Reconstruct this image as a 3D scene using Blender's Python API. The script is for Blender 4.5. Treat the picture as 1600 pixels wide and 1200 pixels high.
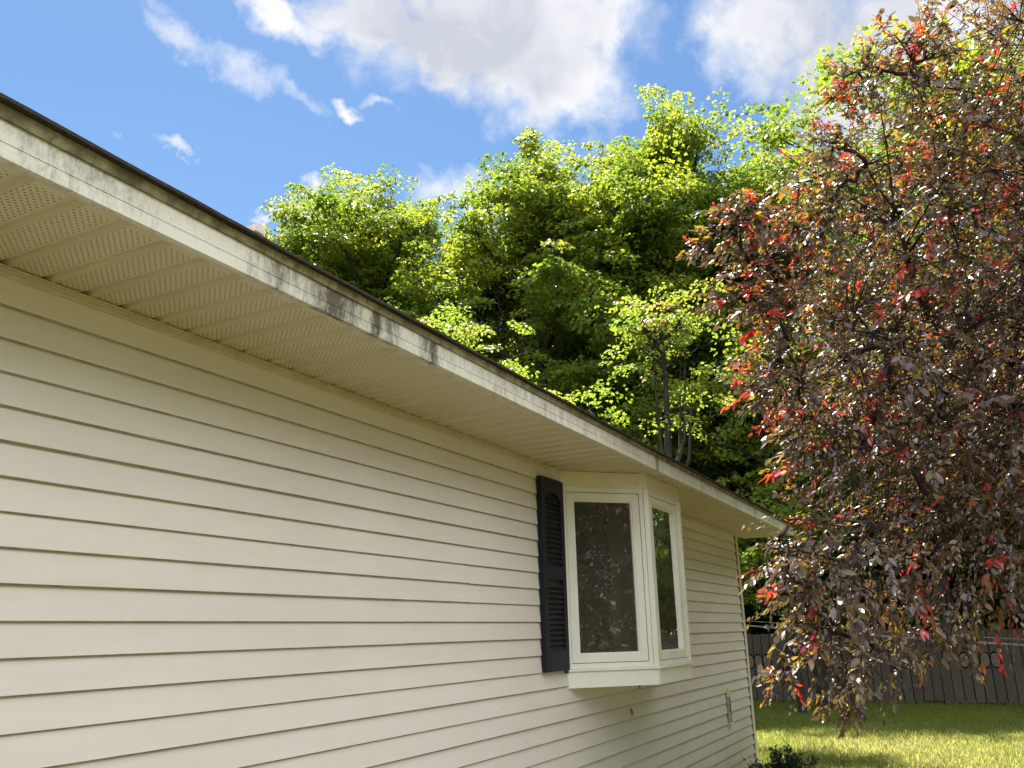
import bpy, math, random
import numpy as np
from mathutils import Vector, Matrix
R = math.radians
scene = bpy.context.scene
for o in list(bpy.data.objects): bpy.data.objects.remove(o)

# ------------------------------------------------------------------ camera
cam_d = bpy.data.cameras.new('camera'); cam = bpy.data.objects.new('camera', cam_d)
scene.collection.objects.link(cam); scene.camera = cam
cam_d.sensor_width = 36; cam_d.lens = 29.9; cam_d.clip_start = .05; cam_d.clip_end = 2000
EYE = 1.7
CX, CY = 0.0, -2.4462
r_ = Vector((.4650, -.8850, -.0226)).normalized(); w_ = Vector((.8524, .4411, .2817))
w_ = (w_ - r_*w_.dot(r_)).normalized(); u_ = r_.cross(w_)
M = Matrix((r_, u_, -w_)).transposed().to_4x4(); M.translation = (CX, CY, EYE)
cam.matrix_world = M
scene.render.resolution_x = 1024; scene.render.resolution_y = 768

# ------------------------------------------------------------------ light, sky, exposure
SUN_AZ, SUN_EL = 50.0, 64.0            # azimuth from +X towards +Y
SKY = 0.05; CLOUD = 0.80
scene.view_settings.view_transform = 'Standard'; scene.view_settings.look = 'None'
scene.view_settings.exposure = 1.75; scene.view_settings.gamma = 1
sd = Vector((math.cos(R(SUN_AZ))*math.cos(R(SUN_EL)), math.sin(R(SUN_AZ))*math.cos(R(SUN_EL)), math.sin(R(SUN_EL))))
sl = bpy.data.lights.new('sun', 'SUN'); sl.energy = 5.0; sl.angle = R(.53); sl.color = (1, .95, .86)
so = bpy.data.objects.new('sun', sl); scene.collection.objects.link(so)
so.rotation_euler = sd.to_track_quat('Z', 'Y').to_euler(); so.location = (0, 0, 30)
scene.cycles.max_bounces = 7; scene.cycles.diffuse_bounces = 4; scene.cycles.transmission_bounces = 5
scene.cycles.transparent_max_bounces = 8

world = bpy.data.worlds.new('World'); scene.world = world; world.use_nodes = True
nt = world.node_tree; nt.nodes.clear()
def N(t, **k):
    n = nt.nodes.new(t)
    for a, b in k.items(): setattr(n, a, b)
    return n
def mth(op, a, b=None, c=None, clamp=False):
    n = nt.nodes.new('ShaderNodeMath'); n.operation = op; n.use_clamp = clamp
    for i, v in enumerate((a, b, c)):
        if v is None: continue
        if isinstance(v, (int, float)): n.inputs[i].default_value = v
        else: nt.links.new(v, n.inputs[i])
    return n.outputs[0]
def L(a, b): nt.links.new(a, b)
tc = N('ShaderNodeTexCoord'); DIR = tc.outputs['Generated']
sky = N('ShaderNodeTexSky', sky_type='NISHITA'); sky.sun_disc = False
sky.sun_elevation = R(SUN_EL); sky.sun_rotation = R(90-SUN_AZ); sky.air_density = 1.0; sky.dust_density = .15; sky.ozone_density = 1.2
hs = N('ShaderNodeHueSaturation'); hs.inputs['Saturation'].default_value = 1.14; hs.inputs['Hue'].default_value = .498; L(sky.outputs[0], hs.inputs['Color'])
bg1 = N('ShaderNodeBackground'); bg1.inputs[1].default_value = SKY; L(hs.outputs[0], bg1.inputs[0])
CL = [(27.7,39.6,7.5,3.8,0,1.20),(24.3,36.7,5.0,3.2,20,1.15),(31.6,37.2,3.6,1.8,20,1.05),(37.4,39.4,4.3,2.0,10,1.0),
(44.7,39.1,3.8,1.3,15,0.80),(19.6,38.1,1.6,3.2,0,0.80),(53.3,38.5,3.3,0.8,30,0.40),(50.4,36.2,3.6,1.1,28,0.58),
(46.3,35.3,3.3,1.3,20,0.64),(43.0,34.5,1.8,0.8,20,0.55),(39.3,34.3,0.9,0.5,20,0.75),(36.7,34.9,1.4,0.5,10,0.55),
(50.9,30.1,1.3,0.55,5,0.72),(45.2,27.0,1.2,0.4,5,0.70),(41.7,28.7,0.9,0.6,0,0.75),(42.5,27.7,1.0,0.5,0,0.70),
(55.3,30.1,0.7,0.3,0,0.4),(22.0,32.9,2.5,1.2,20,0.50),(6.2,37.3,4.9,3.0,10,0.95),(2.0,33.4,4.2,4.5,0,1.00),
(10.6,37.9,1.9,2.3,0,0.75),(8.4,34.7,2.0,2.1,40,0.60),(11.0,36.2,0.6,2.4,-20,0.35),(-3.1,33.9,5.5,5.5,0,1.00),
(31.8,29.1,2.5,1.7,0,0.70),(29.0,27.9,1.7,1.7,0,0.70),(34.4,43.4,7.6,2.6,0,1.00),(15.6,46.7,11.0,2.9,0,0.70),
(-35,32,20,9,0,.95),(-70,36,30,18,10,1.1),(-115,32,30,20,0,1.15),(-160,38,30,20,0,1.15),(-190,50,25,20,0,1.),(-20,68,25,12,0,1.),(150,32,22,8,10,.8),(100,30,15,5,0,.7),(-100,66,30,14,0,.9)]  # unseen clouds added outside the view as fill light
# warp the direction a little so that the cloud edges fray
def noise(scale, detail, rough, vec=DIR, dist=0.):
    n = N('ShaderNodeTexNoise'); n.inputs['Scale'].default_value = scale; n.inputs['Detail'].default_value = detail
    n.inputs['Roughness'].default_value = rough; n.inputs['Distortion'].default_value = dist; L(vec, n.inputs['Vector']); return n
wn = noise(14, 5, .6)
sub = N('ShaderNodeVectorMath', operation='SUBTRACT'); L(wn.outputs['Color'], sub.inputs[0]); sub.inputs[1].default_value = (.5, .5, .5)
sca = N('ShaderNodeVectorMath', operation='SCALE'); L(sub.outputs[0], sca.inputs[0]); sca.inputs['Scale'].default_value = .10
wadd = N('ShaderNodeVectorMath', operation='ADD'); L(DIR, wadd.inputs[0]); L(sca.outputs[0], wadd.inputs[1])
WD = wadd.outputs[0]
F = None; Fbig = None
for az, el, rx, ry, rot, wt in CL:
    c = Vector((math.cos(R(az))*math.cos(R(el)), math.sin(R(az))*math.cos(R(el)), math.sin(R(el))))
    a = Vector((0, 0, 1)).cross(c).normalized(); b = c.cross(a)      # a points to larger azimuth (left)
    a = -a
    a2 = a*math.cos(R(rot)) - b*math.sin(R(rot)); b2 = a*math.sin(R(rot)) + b*math.cos(R(rot))
    rm_ = Matrix((a2, b2, c)).transposed()
    if rm_.determinant() < 0: rm_ = Matrix((-a2, b2, c)).transposed()
    mp = N('ShaderNodeMapping', vector_type='TEXTURE'); L(WD, mp.inputs['Vector']); mp.inputs['Location'].default_value = c
    mp.inputs['Rotation'].default_value = rm_.to_euler('XYZ'); mp.inputs['Scale'].default_value = (math.sin(R(rx)), math.sin(R(ry)), .15)
    dp = N('ShaderNodeVectorMath', operation='DOT_PRODUCT'); L(mp.outputs[0], dp.inputs[0]); L(mp.outputs[0], dp.inputs[1])
    e = mth('MULTIPLY', mth('POWER', .472, dp.outputs['Value']), wt)
    F = e if F is None else mth('MAXIMUM', F, e)
    if wt >= .9: Fbig = e if Fbig is None else mth('ADD', Fbig, e)
n1 = noise(9, 10, .62, dist=.4); n2 = noise(34, 6, .6, dist=.3); n3 = noise(7, 4, .5)
nn = mth('ADD', mth('MULTIPLY', n1.outputs[0], .75), mth('MULTIPLY', n2.outputs[0], .35))
f2 = mth('ADD', F, mth('MULTIPLY', mth('SUBTRACT', nn, .55), 1.15))
dens = mth('MULTIPLY', mth('SUBTRACT', f2, .27), 1.9, clamp=True)
dens = mth('POWER', dens, 1.25)
dens = mth('SMOOTH_MIN', dens, .97, .1)
core = mth('MULTIPLY', mth('SUBTRACT', Fbig, mth('ADD', .62, mth('MULTIPLY', mth('SUBTRACT', n3.outputs[0], .5), 1.6))), .62, clamp=True)
core = mth('MULTIPLY', core, mth('ADD', .15, mth('MULTIPLY', noise(15, 6, .6, dist=.6).outputs[0], 1.7)), clamp=True)
cm = N('ShaderNodeMix', data_type='RGBA'); L(core, cm.inputs['Factor'])
cm.inputs[6].default_value = (.39, .39, .395, 1); cm.inputs[7].default_value = (.24, .25, .28, 1)
# unseen clouds away from the sun are boosted to fill the shaded wall
fl = N('ShaderNodeVectorMath', operation='DOT_PRODUCT'); L(DIR, fl.inputs[0]); fl.inputs[1].default_value = Vector((-.80, -.60, 0))
bg2 = N('ShaderNodeBackground'); L(mth('MULTIPLY', CLOUD, mth('ADD', 1., mth('MULTIPLY', mth('MULTIPLY', mth('ADD', fl.outputs['Value'], .1), 2.4, clamp=True), 3.3))), bg2.inputs[1]); L(cm.outputs[2], bg2.inputs[0])
ms = N('ShaderNodeMixShader'); L(dens, ms.inputs[0]); L(bg1.outputs[0], ms.inputs[1]); L(bg2.outputs[0], ms.inputs[2])
wo = N('ShaderNodeOutputWorld'); L(ms.outputs[0], wo.inputs[0])

# ------------------------------------------------------------------ helpers
C = scene.collection
rng = np.random.default_rng(7); random.seed(7)
def tag(o, label=None, cat=None, group=None, kind=None):
    if label: o['label'] = label
    if cat: o['category'] = cat
    if group: o['group'] = group
    if kind: o['kind'] = kind
    return o
def thing(name, label, cat, loc=(0, 0, 0), group=None):
    o = bpy.data.objects.new(name, None); C.objects.link(o); o.location = loc; o.empty_display_size = .2
    return tag(o, label, cat, group)
class MB:
    def __init__(s): s.v = []; s.f = []; s.m = []
    def face(s, pts, m=0):
        i = len(s.v); s.v += [tuple(p) for p in pts]; s.f.append(tuple(range(i, i+len(pts)))); s.m.append(m)
    def box(s, a, b, m=0):
        (x0, y0, z0), (x1, y1, z1) = a, b
        i = len(s.v)
        s.v += [(x0,y0,z0),(x1,y0,z0),(x1,y1,z0),(x0,y1,z0),(x0,y0,z1),(x1,y0,z1),(x1,y1,z1),(x0,y1,z1)]
        for f in ((0,3,2,1),(4,5,6,7),(0,1,5,4),(1,2,6,5),(2,3,7,6),(3,0,4,7)): s.f.append(tuple(i+k for k in f)); s.m.append(m)
    def obox(s, o, ax, ay, az, a, b, m=0):   # box in an oblique frame
        i = len(s.v); o = Vector(o)
        for z in (a[2], b[2]):
            for x, y in ((a[0],a[1]),(b[0],a[1]),(b[0],b[1]),(a[0],b[1])):
                s.v.append(tuple(o+ax*x+ay*y+az*z))
        for f in ((0,3,2,1),(4,5,6,7),(0,1,5,4),(1,2,6,5),(2,3,7,6),(3,0,4,7)): s.f.append(tuple(i+k for k in f)); s.m.append(m)
    def prism(s, poly, z0, z1, m=0):
        i = len(s.v); n = len(poly)
        s.v += [(x, y, z0) for x, y in poly] + [(x, y, z1) for x, y in poly]
        s.f.append(tuple(range(i+n-1, i-1, -1))); s.m.append(m); s.f.append(tuple(range(i+n, i+2*n))); s.m.append(m)
        for k in range(n):
            j = (k+1) % n; s.f.append((i+k, i+j, i+n+j, i+n+k)); s.m.append(m)
    def tube(s, pts, rad, seg=6, m=0):
        pts = [Vector(p) for p in pts]; i0 = len(s.v); up = Vector((.13, .21, .97))
        for k, p in enumerate(pts):
            t = (pts[min(k+1, len(pts)-1)] - pts[max(k-1, 0)]).normalized()
            a = t.cross(up); a = a.normalized() if a.length > 1e-3 else Vector((1, 0, 0)); b = t.cross(a)
            rr = rad[k] if hasattr(rad, '__len__') else rad
            for j in range(seg):
                an = 2*math.pi*j/seg; s.v.append(tuple(p + a*math.cos(an)*rr + b*math.sin(an)*rr))
        for k in range(len(pts)-1):
            for j in range(seg):
                j2 = (j+1) % seg
                s.f.append((i0+k*seg+j, i0+k*seg+j2, i0+(k+1)*seg+j2, i0+(k+1)*seg+j)); s.m.append(m)
    def build(s, name, mats, parent=None, smooth=False, bevel=0):
        me = bpy.data.meshes.new(name); me.from_pydata(s.v, [], s.f)
        for q in (mats if isinstance(mats, (list, tuple)) else [mats]): me.materials.append(q)
        if any(s.m): me.polygons.foreach_set('material_index', s.m)
        if smooth: me.polygons.foreach_set('use_smooth', [True]*len(s.f))
        me.update(); o = bpy.data.objects.new(name, me); C.objects.link(o)
        if parent: o.parent = parent
        if bevel:
            md = o.modifiers.new('bevel', 'BEVEL'); md.width = bevel; md.segments = 2; md.limit_method = 'ANGLE'
        return o
def np_mesh(name, verts, faces_flat, loop_tot, mat, attr=None, parent=None, smooth=False):
    me = bpy.data.meshes.new(name); me.vertices.add(len(verts)); me.vertices.foreach_set('co', verts.astype(np.float32).ravel())
    me.loops.add(len(faces_flat)); me.loops.foreach_set('vertex_index', faces_flat.astype(np.int32))
    nf = len(loop_tot); me.polygons.add(nf); st = np.concatenate([[0], np.cumsum(loop_tot)[:-1]])
    me.polygons.foreach_set('loop_start', st.astype(np.int32))
    try: me.polygons.foreach_set('loop_total', loop_tot.astype(np.int32))
    except Exception: pass
    me.materials.append(mat)
    if attr is not None:
        a = me.attributes.new('v', 'FLOAT', 'POINT'); a.data.foreach_set('value', attr.astype(np.float32))
    me.update(calc_edges=True)
    if smooth: me.polygons.foreach_set('use_smooth', np.ones(nf, bool))
    o = bpy.data.objects.new(name, me); C.objects.link(o)
    if parent: o.parent = parent
    return o

# ------------------------------------------------------------------ materials
class MT:
    def __init__(s, name):
        s.m = bpy.data.materials.new(name); s.m.use_nodes = True; s.t = s.m.node_tree
        s.b = s.t.nodes['Principled BSDF']; s.out = s.t.nodes['Material Output']
        s.co = s.t.nodes.new('ShaderNodeTexCoord').outputs['Object']
    def n(s, t, **k):
        q = s.t.nodes.new(t)
        for a, b in k.items(): setattr(q, a, b)
        return q
    def l(s, a, b): s.t.links.new(a, b)
    def math(s, op, a, b=None, clamp=False):
        q = s.n('ShaderNodeMath', operation=op); q.use_clamp = clamp
        for i, v in enumerate((a, b)):
            if v is None: continue
            if isinstance(v, (int, float)): q.inputs[i].default_value = v
            else: s.l(v, q.inputs[i])
        return q.outputs[0]
    def map(s, scale=(1, 1, 1), loc=(0, 0, 0), vec=None):
        q = s.n('ShaderNodeMapping'); q.inputs['Scale'].default_value = scale; q.inputs['Location'].default_value = loc
        s.l(vec or s.co, q.inputs[0]); return q.outputs[0]
    def noise(s, scale, detail=4, rough=.55, vec=None, dist=0):
        q = s.n('ShaderNodeTexNoise'); q.inputs['Scale'].default_value = scale; q.inputs['Detail'].default_value = detail
        q.inputs['Roughness'].default_value = rough; q.inputs['Distortion'].default_value = dist
        s.l(vec or s.co, q.inputs['Vector']); return q.outputs[0]
    def ramp(s, fac, stops, interp='LINEAR'):
        q = s.n('ShaderNodeValToRGB'); q.color_ramp.interpolation = interp; e = q.color_ramp.elements
        while len(e) < len(stops): e.new(.5)
        for x, (p, c) in zip(e, stops):
            x.position = p; x.color = (*c, 1) if len(c) == 3 else c
        s.l(fac, q.inputs[0]); return q.outputs[0]
    def mix(s, fac, a, b, blend='MIX'):
        q = s.n('ShaderNodeMix', data_type='RGBA'); q.blend_type = blend
        for v, i in ((fac, 0), (a, 6), (b, 7)):
            if isinstance(v, (int, float)): q.inputs[i].default_value = v
            elif isinstance(v, tuple): q.inputs[i].default_value = (*v, 1)
            else: s.l(v, q.inputs[i])
        return q.outputs[2]
    def bump(s, h, strength=.3, dist=.01):
        q = s.n('ShaderNodeBump'); q.inputs['Strength'].default_value = strength; q.inputs['Distance'].default_value = dist
        s.l(h, q.inputs['Height']); s.l(q.outputs[0], s.b.inputs['Normal'])
    def base(s, c, rough=.6, spec=.5):
        if isinstance(c, tuple): s.b.inputs['Base Color'].default_value = (*c, 1)
        else: s.l(c, s.b.inputs['Base Color'])
        s.b.inputs['Roughness'].default_value = rough
        s.b.inputs['Specular IOR Level'].default_value = spec
    def xyz(s):
        q = s.n('ShaderNodeSeparateXYZ'); s.l(s.co, q.inputs[0]); return q.outputs

def band(t, v, c, w):     # 1 at v=c falling to 0 at |v-c|=w
    return t.math('SUBTRACT', 1., t.math('DIVIDE', t.math('ABSOLUTE', t.math('SUBTRACT', v, c)), w), clamp=True)

def siding_mat():
    t = MT('vinyl_siding')
    big = t.noise(1.3, 3, .5, t.map((1, 1, 2)))
    fine = t.noise(9, 6, .6, t.map((.35, 1, 2.5)))
    c = t.ramp(big, [(.3, (.665, .603, .553)), (.7, (.712, .655, .608))])
    c = t.mix(t.ramp(fine, [(.42, (0, 0, 0)), (.75, (.22, .22, .22))]), c, (.52, .47, .36))
    c = t.mix(t.ramp(t.noise(5, 5, .65, t.map((3.2, 1, .22))), [(.50, (0, 0, 0)), (.80, (.06, .06, .06))]), c, (.44, .40, .32))
    # shade of the far end painted in as an olive tone, stronger lower down
    x, y, z = t.xyz()
    al = t.math('MULTIPLY', t.math('MULTIPLY', t.math('SUBTRACT', x, 4.5), .18, clamp=True), t.math('SUBTRACT', 1.25, z, clamp=True))
    al = t.math('MULTIPLY', al, t.noise(3.5, 5, .65))
    c = t.mix(al, c, (.20, .22, .11))
    sp = t.n('ShaderNodeTexVoronoi', feature='F1'); sp.inputs['Scale'].default_value = 7.; t.l(t.co, sp.inputs['Vector'])
    spot = t.math('MULTIPLY', t.math('LESS_THAN', sp.outputs['Distance'], .028), t.math('GREATER_THAN', t.noise(11, 0), .56))
    c = t.mix(spot, c, (.09, .07, .04))
    t.base(c, .42, .45)
    wav = t.noise(3.2, 2, .5, t.map((.5, 1, 3)))
    grain = t.noise(60, 3, .6, t.map((.08, 1, 1)))
    t.bump(t.math('ADD', wav, t.math('MULTIPLY', grain, .035)), .22, .02)
    return t.m
def fascia_mat():
    t = MT('weathered_fascia')
    x, y, z = t.xyz()
    streak = t.noise(16, 8, .72, t.map((2.0, 1, .55)))
    blot = t.noise(70, 6, .7, t.map((1, 1, .55)))
    fl = t.noise(3.0, 3, .6)
    m = None
    for cx, w, s in ((2.22, .32, 1.), (1.92, .22, .7), (2.46, .07, 1.25), (2.56, .12, .8), (2.86, .09, 1.1), (2.80, .10, .7), (3.6, .3, .3), (4.5, .35, .38), (5.3, .35, .4), (5.8, .12, .8), (6.8, .6, .4), (8.2, .7, .45), (8.97, .15, .7), (9.9, .6, .5), (-2., 1.5, .5), (1.2, .5, .42), (3.9, 2.6, .44), (7.5, 3.5, .48)):
        b = t.math('MULTIPLY', band(t, x, cx, w), s); m = b if m is None else t.math('MAXIMUM', m, b)
    m = t.math('POWER', m, .6)
    top = t.math('MULTIPLY', t.math('SUBTRACT', z, EYE+1.10), 8.5, clamp=True)
    v = t.math('ADD', t.math('MULTIPLY', m, .40), t.math('ADD', t.math('MULTIPLY', streak, .75), t.math('MULTIPLY', blot, .42)))
    v = t.math('ADD', v, t.math('MULTIPLY', top, .10))
    k = t.math('MULTIPLY', t.math('SUBTRACT', v, .76), 3.6, clamp=True)
    k = t.math('MULTIPLY', k, t.math('ADD', .25, t.math('MULTIPLY', m, .8)), clamp=True)
    speck = t.math('MULTIPLY', t.math('GREATER_THAN', t.noise(95, 3, .7), .66), .5)
    base = t.ramp(fl, [(.3, (.60, .575, .49)), (.7, (.70, .68, .60))])
    base = t.mix(speck, base, (.25, .21, .14))
    c = t.mix(k, base, t.mix(blot, (.19, .16, .125), (.045, .038, .028)))
    far = t.math('MULTIPLY', t.math('SUBTRACT', x, 5.), .10, clamp=True)
    c = t.mix(far, c, (.40, .41, .28))
    t.base(c, .55, .35); t.bump(blot, .12, .004)
    return t.m
def moss_mat():
    t = MT('mossy_roof_edge')
    a = t.noise(7, 5, .6, t.map((1.6, 1, .5))); b = t.noise(45, 5, .65, t.map((.7, 1, .6)))
    c = t.ramp(a, [(.33, (.13, .11, .075)), (.5, (.22, .19, .12)), (.60, (.30, .27, .16)), (.72, (.17, .145, .10))])
    c = t.mix(t.ramp(b, [(.47, (0, 0, 0)), (.66, (.85, .85, .85))]), c, (.10, .085, .05))
    t.base(c, .85, .2); t.bump(b, .5, .006); return t.m
def soffit_mat():
    t = MT('perforated_soffit')
    x, y, z = t.xyz()
    P = .14
    u = t.math('MODULO', t.math('ADD', x, 20*P), P)          # 0..P within a rib
    col = t.math('DIVIDE', u, .0108); ci = t.math('FLOOR', col); cf = t.math('SUBTRACT', t.math('FRACT', col), .5)
    row = t.math('ADD', t.math('DIVIDE', t.math('ADD', y, 5.), .0235), t.math('MULTIPLY', ci, .5)); rf = t.math('SUBTRACT', t.math('FRACT', row), .5)
    d = t.math('ADD', t.math('POWER', t.math('DIVIDE', cf, .21), 2.), t.math('POWER', t.math('DIVIDE', rf, .16), 2.))
    hole = t.math('LESS_THAN', d, 1.)
    ok = t.math('MULTIPLY', t.math('GREATER_THAN', u, .001), t.math('LESS_THAN', u, .0962))
    ok = t.math('MULTIPLY', ok, t.math('GREATER_THAN', y, -.535)); ok = t.math('MULTIPLY', ok, t.math('LESS_THAN', y, -.03))
    hole = t.math('MULTIPLY', hole, ok)
    g = t.noise(6, 4, .6, t.map((1, .4, 1)))
    c = t.ramp(g, [(.3, (.585, .515, .38)), (.7, (.65, .575, .435))])
    c = t.mix(t.math('MULTIPLY', t.math('GREATER_THAN', t.noise(60, 3, .6), .68), .35), c, (.25, .2, .11))
    c = t.mix(hole, c, (.035, .026, .014))
    t.base(c, .45, .4); t.bump(t.math('SUBTRACT', t.noise(4, 3), t.math('MULTIPLY', hole, .6)), .12, .01); return t.m
def plain(name, col, rough=.5, spec=.5, var=.12, sc=8, bump=0., dirt=None):
    t = MT(name); n = t.noise(sc, 5, .6)
    a = tuple(max(0, k*(1-var)) for k in col); b = tuple(min(1, k*(1+var)) for k in col)
    c = t.ramp(n, [(.3, a), (.7, b)])
    if dirt: c = t.mix(t.ramp(t.noise(sc*5, 6, .7), [(.58, (0, 0, 0)), (.72, (.8, .8, .8))]), c, dirt)
    t.base(c, rough, spec)
    if bump: t.bump(t.noise(sc*6, 4, .6), bump, .005)
    return t.m
def bark_mat(name, a, b):
    t = MT(name); n = t.noise(10, 6, .7, t.map((2, 2, .35)))
    t.base(t.ramp(n, [(.35, a), (.65, b)]), .9, .1); t.bump(n, .6, .03); return t.m
def leaf_mat(name, stops, tstops, tw=.5, rough=.42, spec=.5, gl=0.):
    """stops: reflectance by leaf value v; tstops: transmitted colour by v"""
    t = MT(name); at = t.n('ShaderNodeAttribute'); at.attribute_name = 'v'; v = at.outputs['Fac']
    t.base(t.ramp(v, stops), rough, spec)
    tr = t.n('ShaderNodeBsdfTranslucent'); t.l(t.ramp(v, tstops), tr.inputs[0])
    ad = t.n('ShaderNodeMixShader'); ad.inputs[0].default_value = tw
    t.l(t.b.outputs[0], ad.inputs[1]); t.l(tr.outputs[0], ad.inputs[2]); t.l(ad.outputs[0], t.out.inputs[0]); return t.m

m_siding = siding_mat(); m_fascia = fascia_mat(); m_moss = moss_mat(); m_soffit = soffit_mat()
m_trim = plain('soffit_trim', (.58, .50, .39), .45, .4)
m_corner = plain('corner_post', (.66, .62, .50), .45, .4, .08, 5, 0, (.3, .27, .16))
m_white = plain('window_white', (.74, .72, .63), .38, .5, .05, 4, 0, None)
m_cream = plain('cream_bay_board', (.68, .63, .47), .5, .4, .06, 4, .1, (.5, .43, .28))
m_skirt = plain('bay_skirt_white', (.76, .75, .68), .45, .4, .05, 3, .05, None)
m_shut = plain('shutter_vinyl', (.005, .007, .016), .5, .3, .25, 5)
m_louv = plain('shutter_louvre', (.016, .015, .016), .5, .3, .3, 9)
m_gap = plain('dark_gap', (.02, .017, .012), .9, .1)
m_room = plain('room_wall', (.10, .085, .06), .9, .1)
m_curt = plain('blind_fabric', (.45, .43, .38), .9, .1)
m_brick = plain('chimney_brick', (.72, .60, .52), .9, .1, .2, 20)
m_shing = MT('roof_shingle'); _n = m_shing.noise(90, 4, .7); m_shing.base(m_shing.ramp(_n, [(.3, (.025, .022, .02)), (.7, (.07, .06, .055))]), .95, .1); m_shing.bump(_n, .6, .004); m_shing = m_shing.m
m_bark = bark_mat('maple_bark', (.025, .021, .017), (.065, .056, .044))
m_pbark = bark_mat('purple_bark', (.02, .013, .012), (.075, .055, .048))
m_gbark = bark_mat('grey_twig', (.07, .06, .055), (.17, .155, .14))
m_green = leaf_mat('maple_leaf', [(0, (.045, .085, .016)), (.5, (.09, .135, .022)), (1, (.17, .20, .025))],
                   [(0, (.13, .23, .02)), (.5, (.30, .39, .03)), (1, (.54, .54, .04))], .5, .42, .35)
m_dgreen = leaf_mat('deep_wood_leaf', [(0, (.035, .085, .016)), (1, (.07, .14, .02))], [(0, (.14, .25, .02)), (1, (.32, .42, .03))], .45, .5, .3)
m_young = leaf_mat('young_maple_leaf', [(0, (.10, .17, .02)), (.7, (.17, .22, .03)), (1, (.28, .20, .05))],
                   [(0, (.22, .38, .03)), (.7, (.42, .48, .05)), (1, (.55, .36, .09))], .5, .42, .35)
m_pale = leaf_mat('pale_leaf', [(0, (.10, .14, .05)), (1, (.18, .22, .08))], [(0, (.28, .36, .10)), (1, (.48, .50, .16))], .45, .5, .3)
m_purple = leaf_mat('purple_leaf',
    [(0, (.075, .053, .050)), (.45, (.14, .098, .082)), (.62, (.14, .125, .058)), (.80, (.14, .07, .03)), (.90, (.30, .05, .03)), (1, (.45, .02, .03))],
    [(0, (.10, .06, .025)), (.45, (.23, .14, .035)), (.62, (.45, .36, .03)), (.80, (.60, .20, .02)), (.90, (.80, .13, .02)), (1, (.85, .04, .035))], .42, .43, 1.0)
m_yew = leaf_mat('yew_leaf', [(0, (.012, .03, .012)), (1, (.03, .06, .02))], [(0, (.02, .05, .01)), (1, (.05, .11, .02))], .25, .35, .6)
m_blade = leaf_mat('grass_blade', [(0, (.10, .15, .022)), (.6, (.20, .24, .045)), (1, (.42, .36, .16))],
                   [(0, (.30, .42, .04)), (.6, (.60, .61, .14)), (1, (.72, .62, .28))], .5, .5, .3)

# ------------------------------------------------------------------ ground
t = MT('lawn_ground'); x, y, z = t.xyz()
a = t.noise(.9, 5, .6); b = t.noise(14, 6, .65)
c = t.ramp(a, [(.35, (.095, .088, .035)), (.55, (.13, .115, .048)), (.72, (.19, .155, .08))])
c = t.mix(t.ramp(b, [(.4, (0, 0, 0)), (.7, (.6, .6, .6))]), c, (.06, .085, .02))
wood = t.math('MULTIPLY', t.math('SUBTRACT', x, 21.4), 2., clamp=True)
c = t.mix(wood, c, t.ramp(b, [(.3, (.03, .025, .015)), (.7, (.07, .06, .03))]))
t.base(c, .95, .1); t.bump(b, .6, .05); m_ground = t.m
g = MB(); g.face([(-300, -300, 0), (500, -300, 0), (500, 400, 0), (-300, 400, 0)])
tag(g.build('ground', m_ground), kind='structure')

# ------------------------------------------------------------------ the house
Z = EYE
X0, X1 = -6.0, 10.56
SOF = Z+1.10; S = .1016; E0 = Z+.063
YE = -.598                                   # fascia face
house = thing('house', 'low cream house with lap siding, stained white fascia, perforated soffit and bay window', 'house', (4, 4, 0))
house.location = (0, 0, 0)
BX0, BX1, BX2, BX3, BY = 5.42, 5.91, 6.69, 7.18, -.47     # bay plan
sid = MB()
rs = random.Random(3)
def course(x0, x1, k, dz=0., dy=0.):
    """one lap: butt edge at E0+k*S standing 12 mm proud, running back to the wall above"""
    z0 = E0+k*S+dz; z1 = min(E0+(k+1)*S+.008, SOF+.01)
    if z1 < .12: return
    yb, yt = -.0155-dy, -.0015-dy
    n = max(1, int((x1-x0)/.9)); xs = [x0+(x1-x0)*i/n for i in range(n+1)]
    for i in range(n):
        xa, xb = xs[i], xs[i+1]
        sid.face([(xa, yb, z0+.0045), (xb, yb, z0+.0045), (xb, yt, z1), (xa, yt, z1)])
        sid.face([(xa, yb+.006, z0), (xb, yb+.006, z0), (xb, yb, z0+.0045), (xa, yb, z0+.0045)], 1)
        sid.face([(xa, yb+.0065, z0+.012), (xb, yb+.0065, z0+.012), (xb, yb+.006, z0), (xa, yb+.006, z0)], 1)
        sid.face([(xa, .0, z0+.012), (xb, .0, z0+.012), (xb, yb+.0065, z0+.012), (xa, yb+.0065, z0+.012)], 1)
    sid.face([(x0, yb, z0+.004), (x0, yt, z1), (x0, .004, z1), (x0, .004, z0)]); sid.face([(x1, yb, z0+.004), (x1, .004, z0), (x1, .004, z1), (x1, yt, z1)])
SEAM = {1: 4.12, 2: 4.12, 0: 1.0e9, -1: 3.543, 0: 3.543, -3: 5.308, -4: 5.308, -7: 3.3, -8: 3.3}
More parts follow.
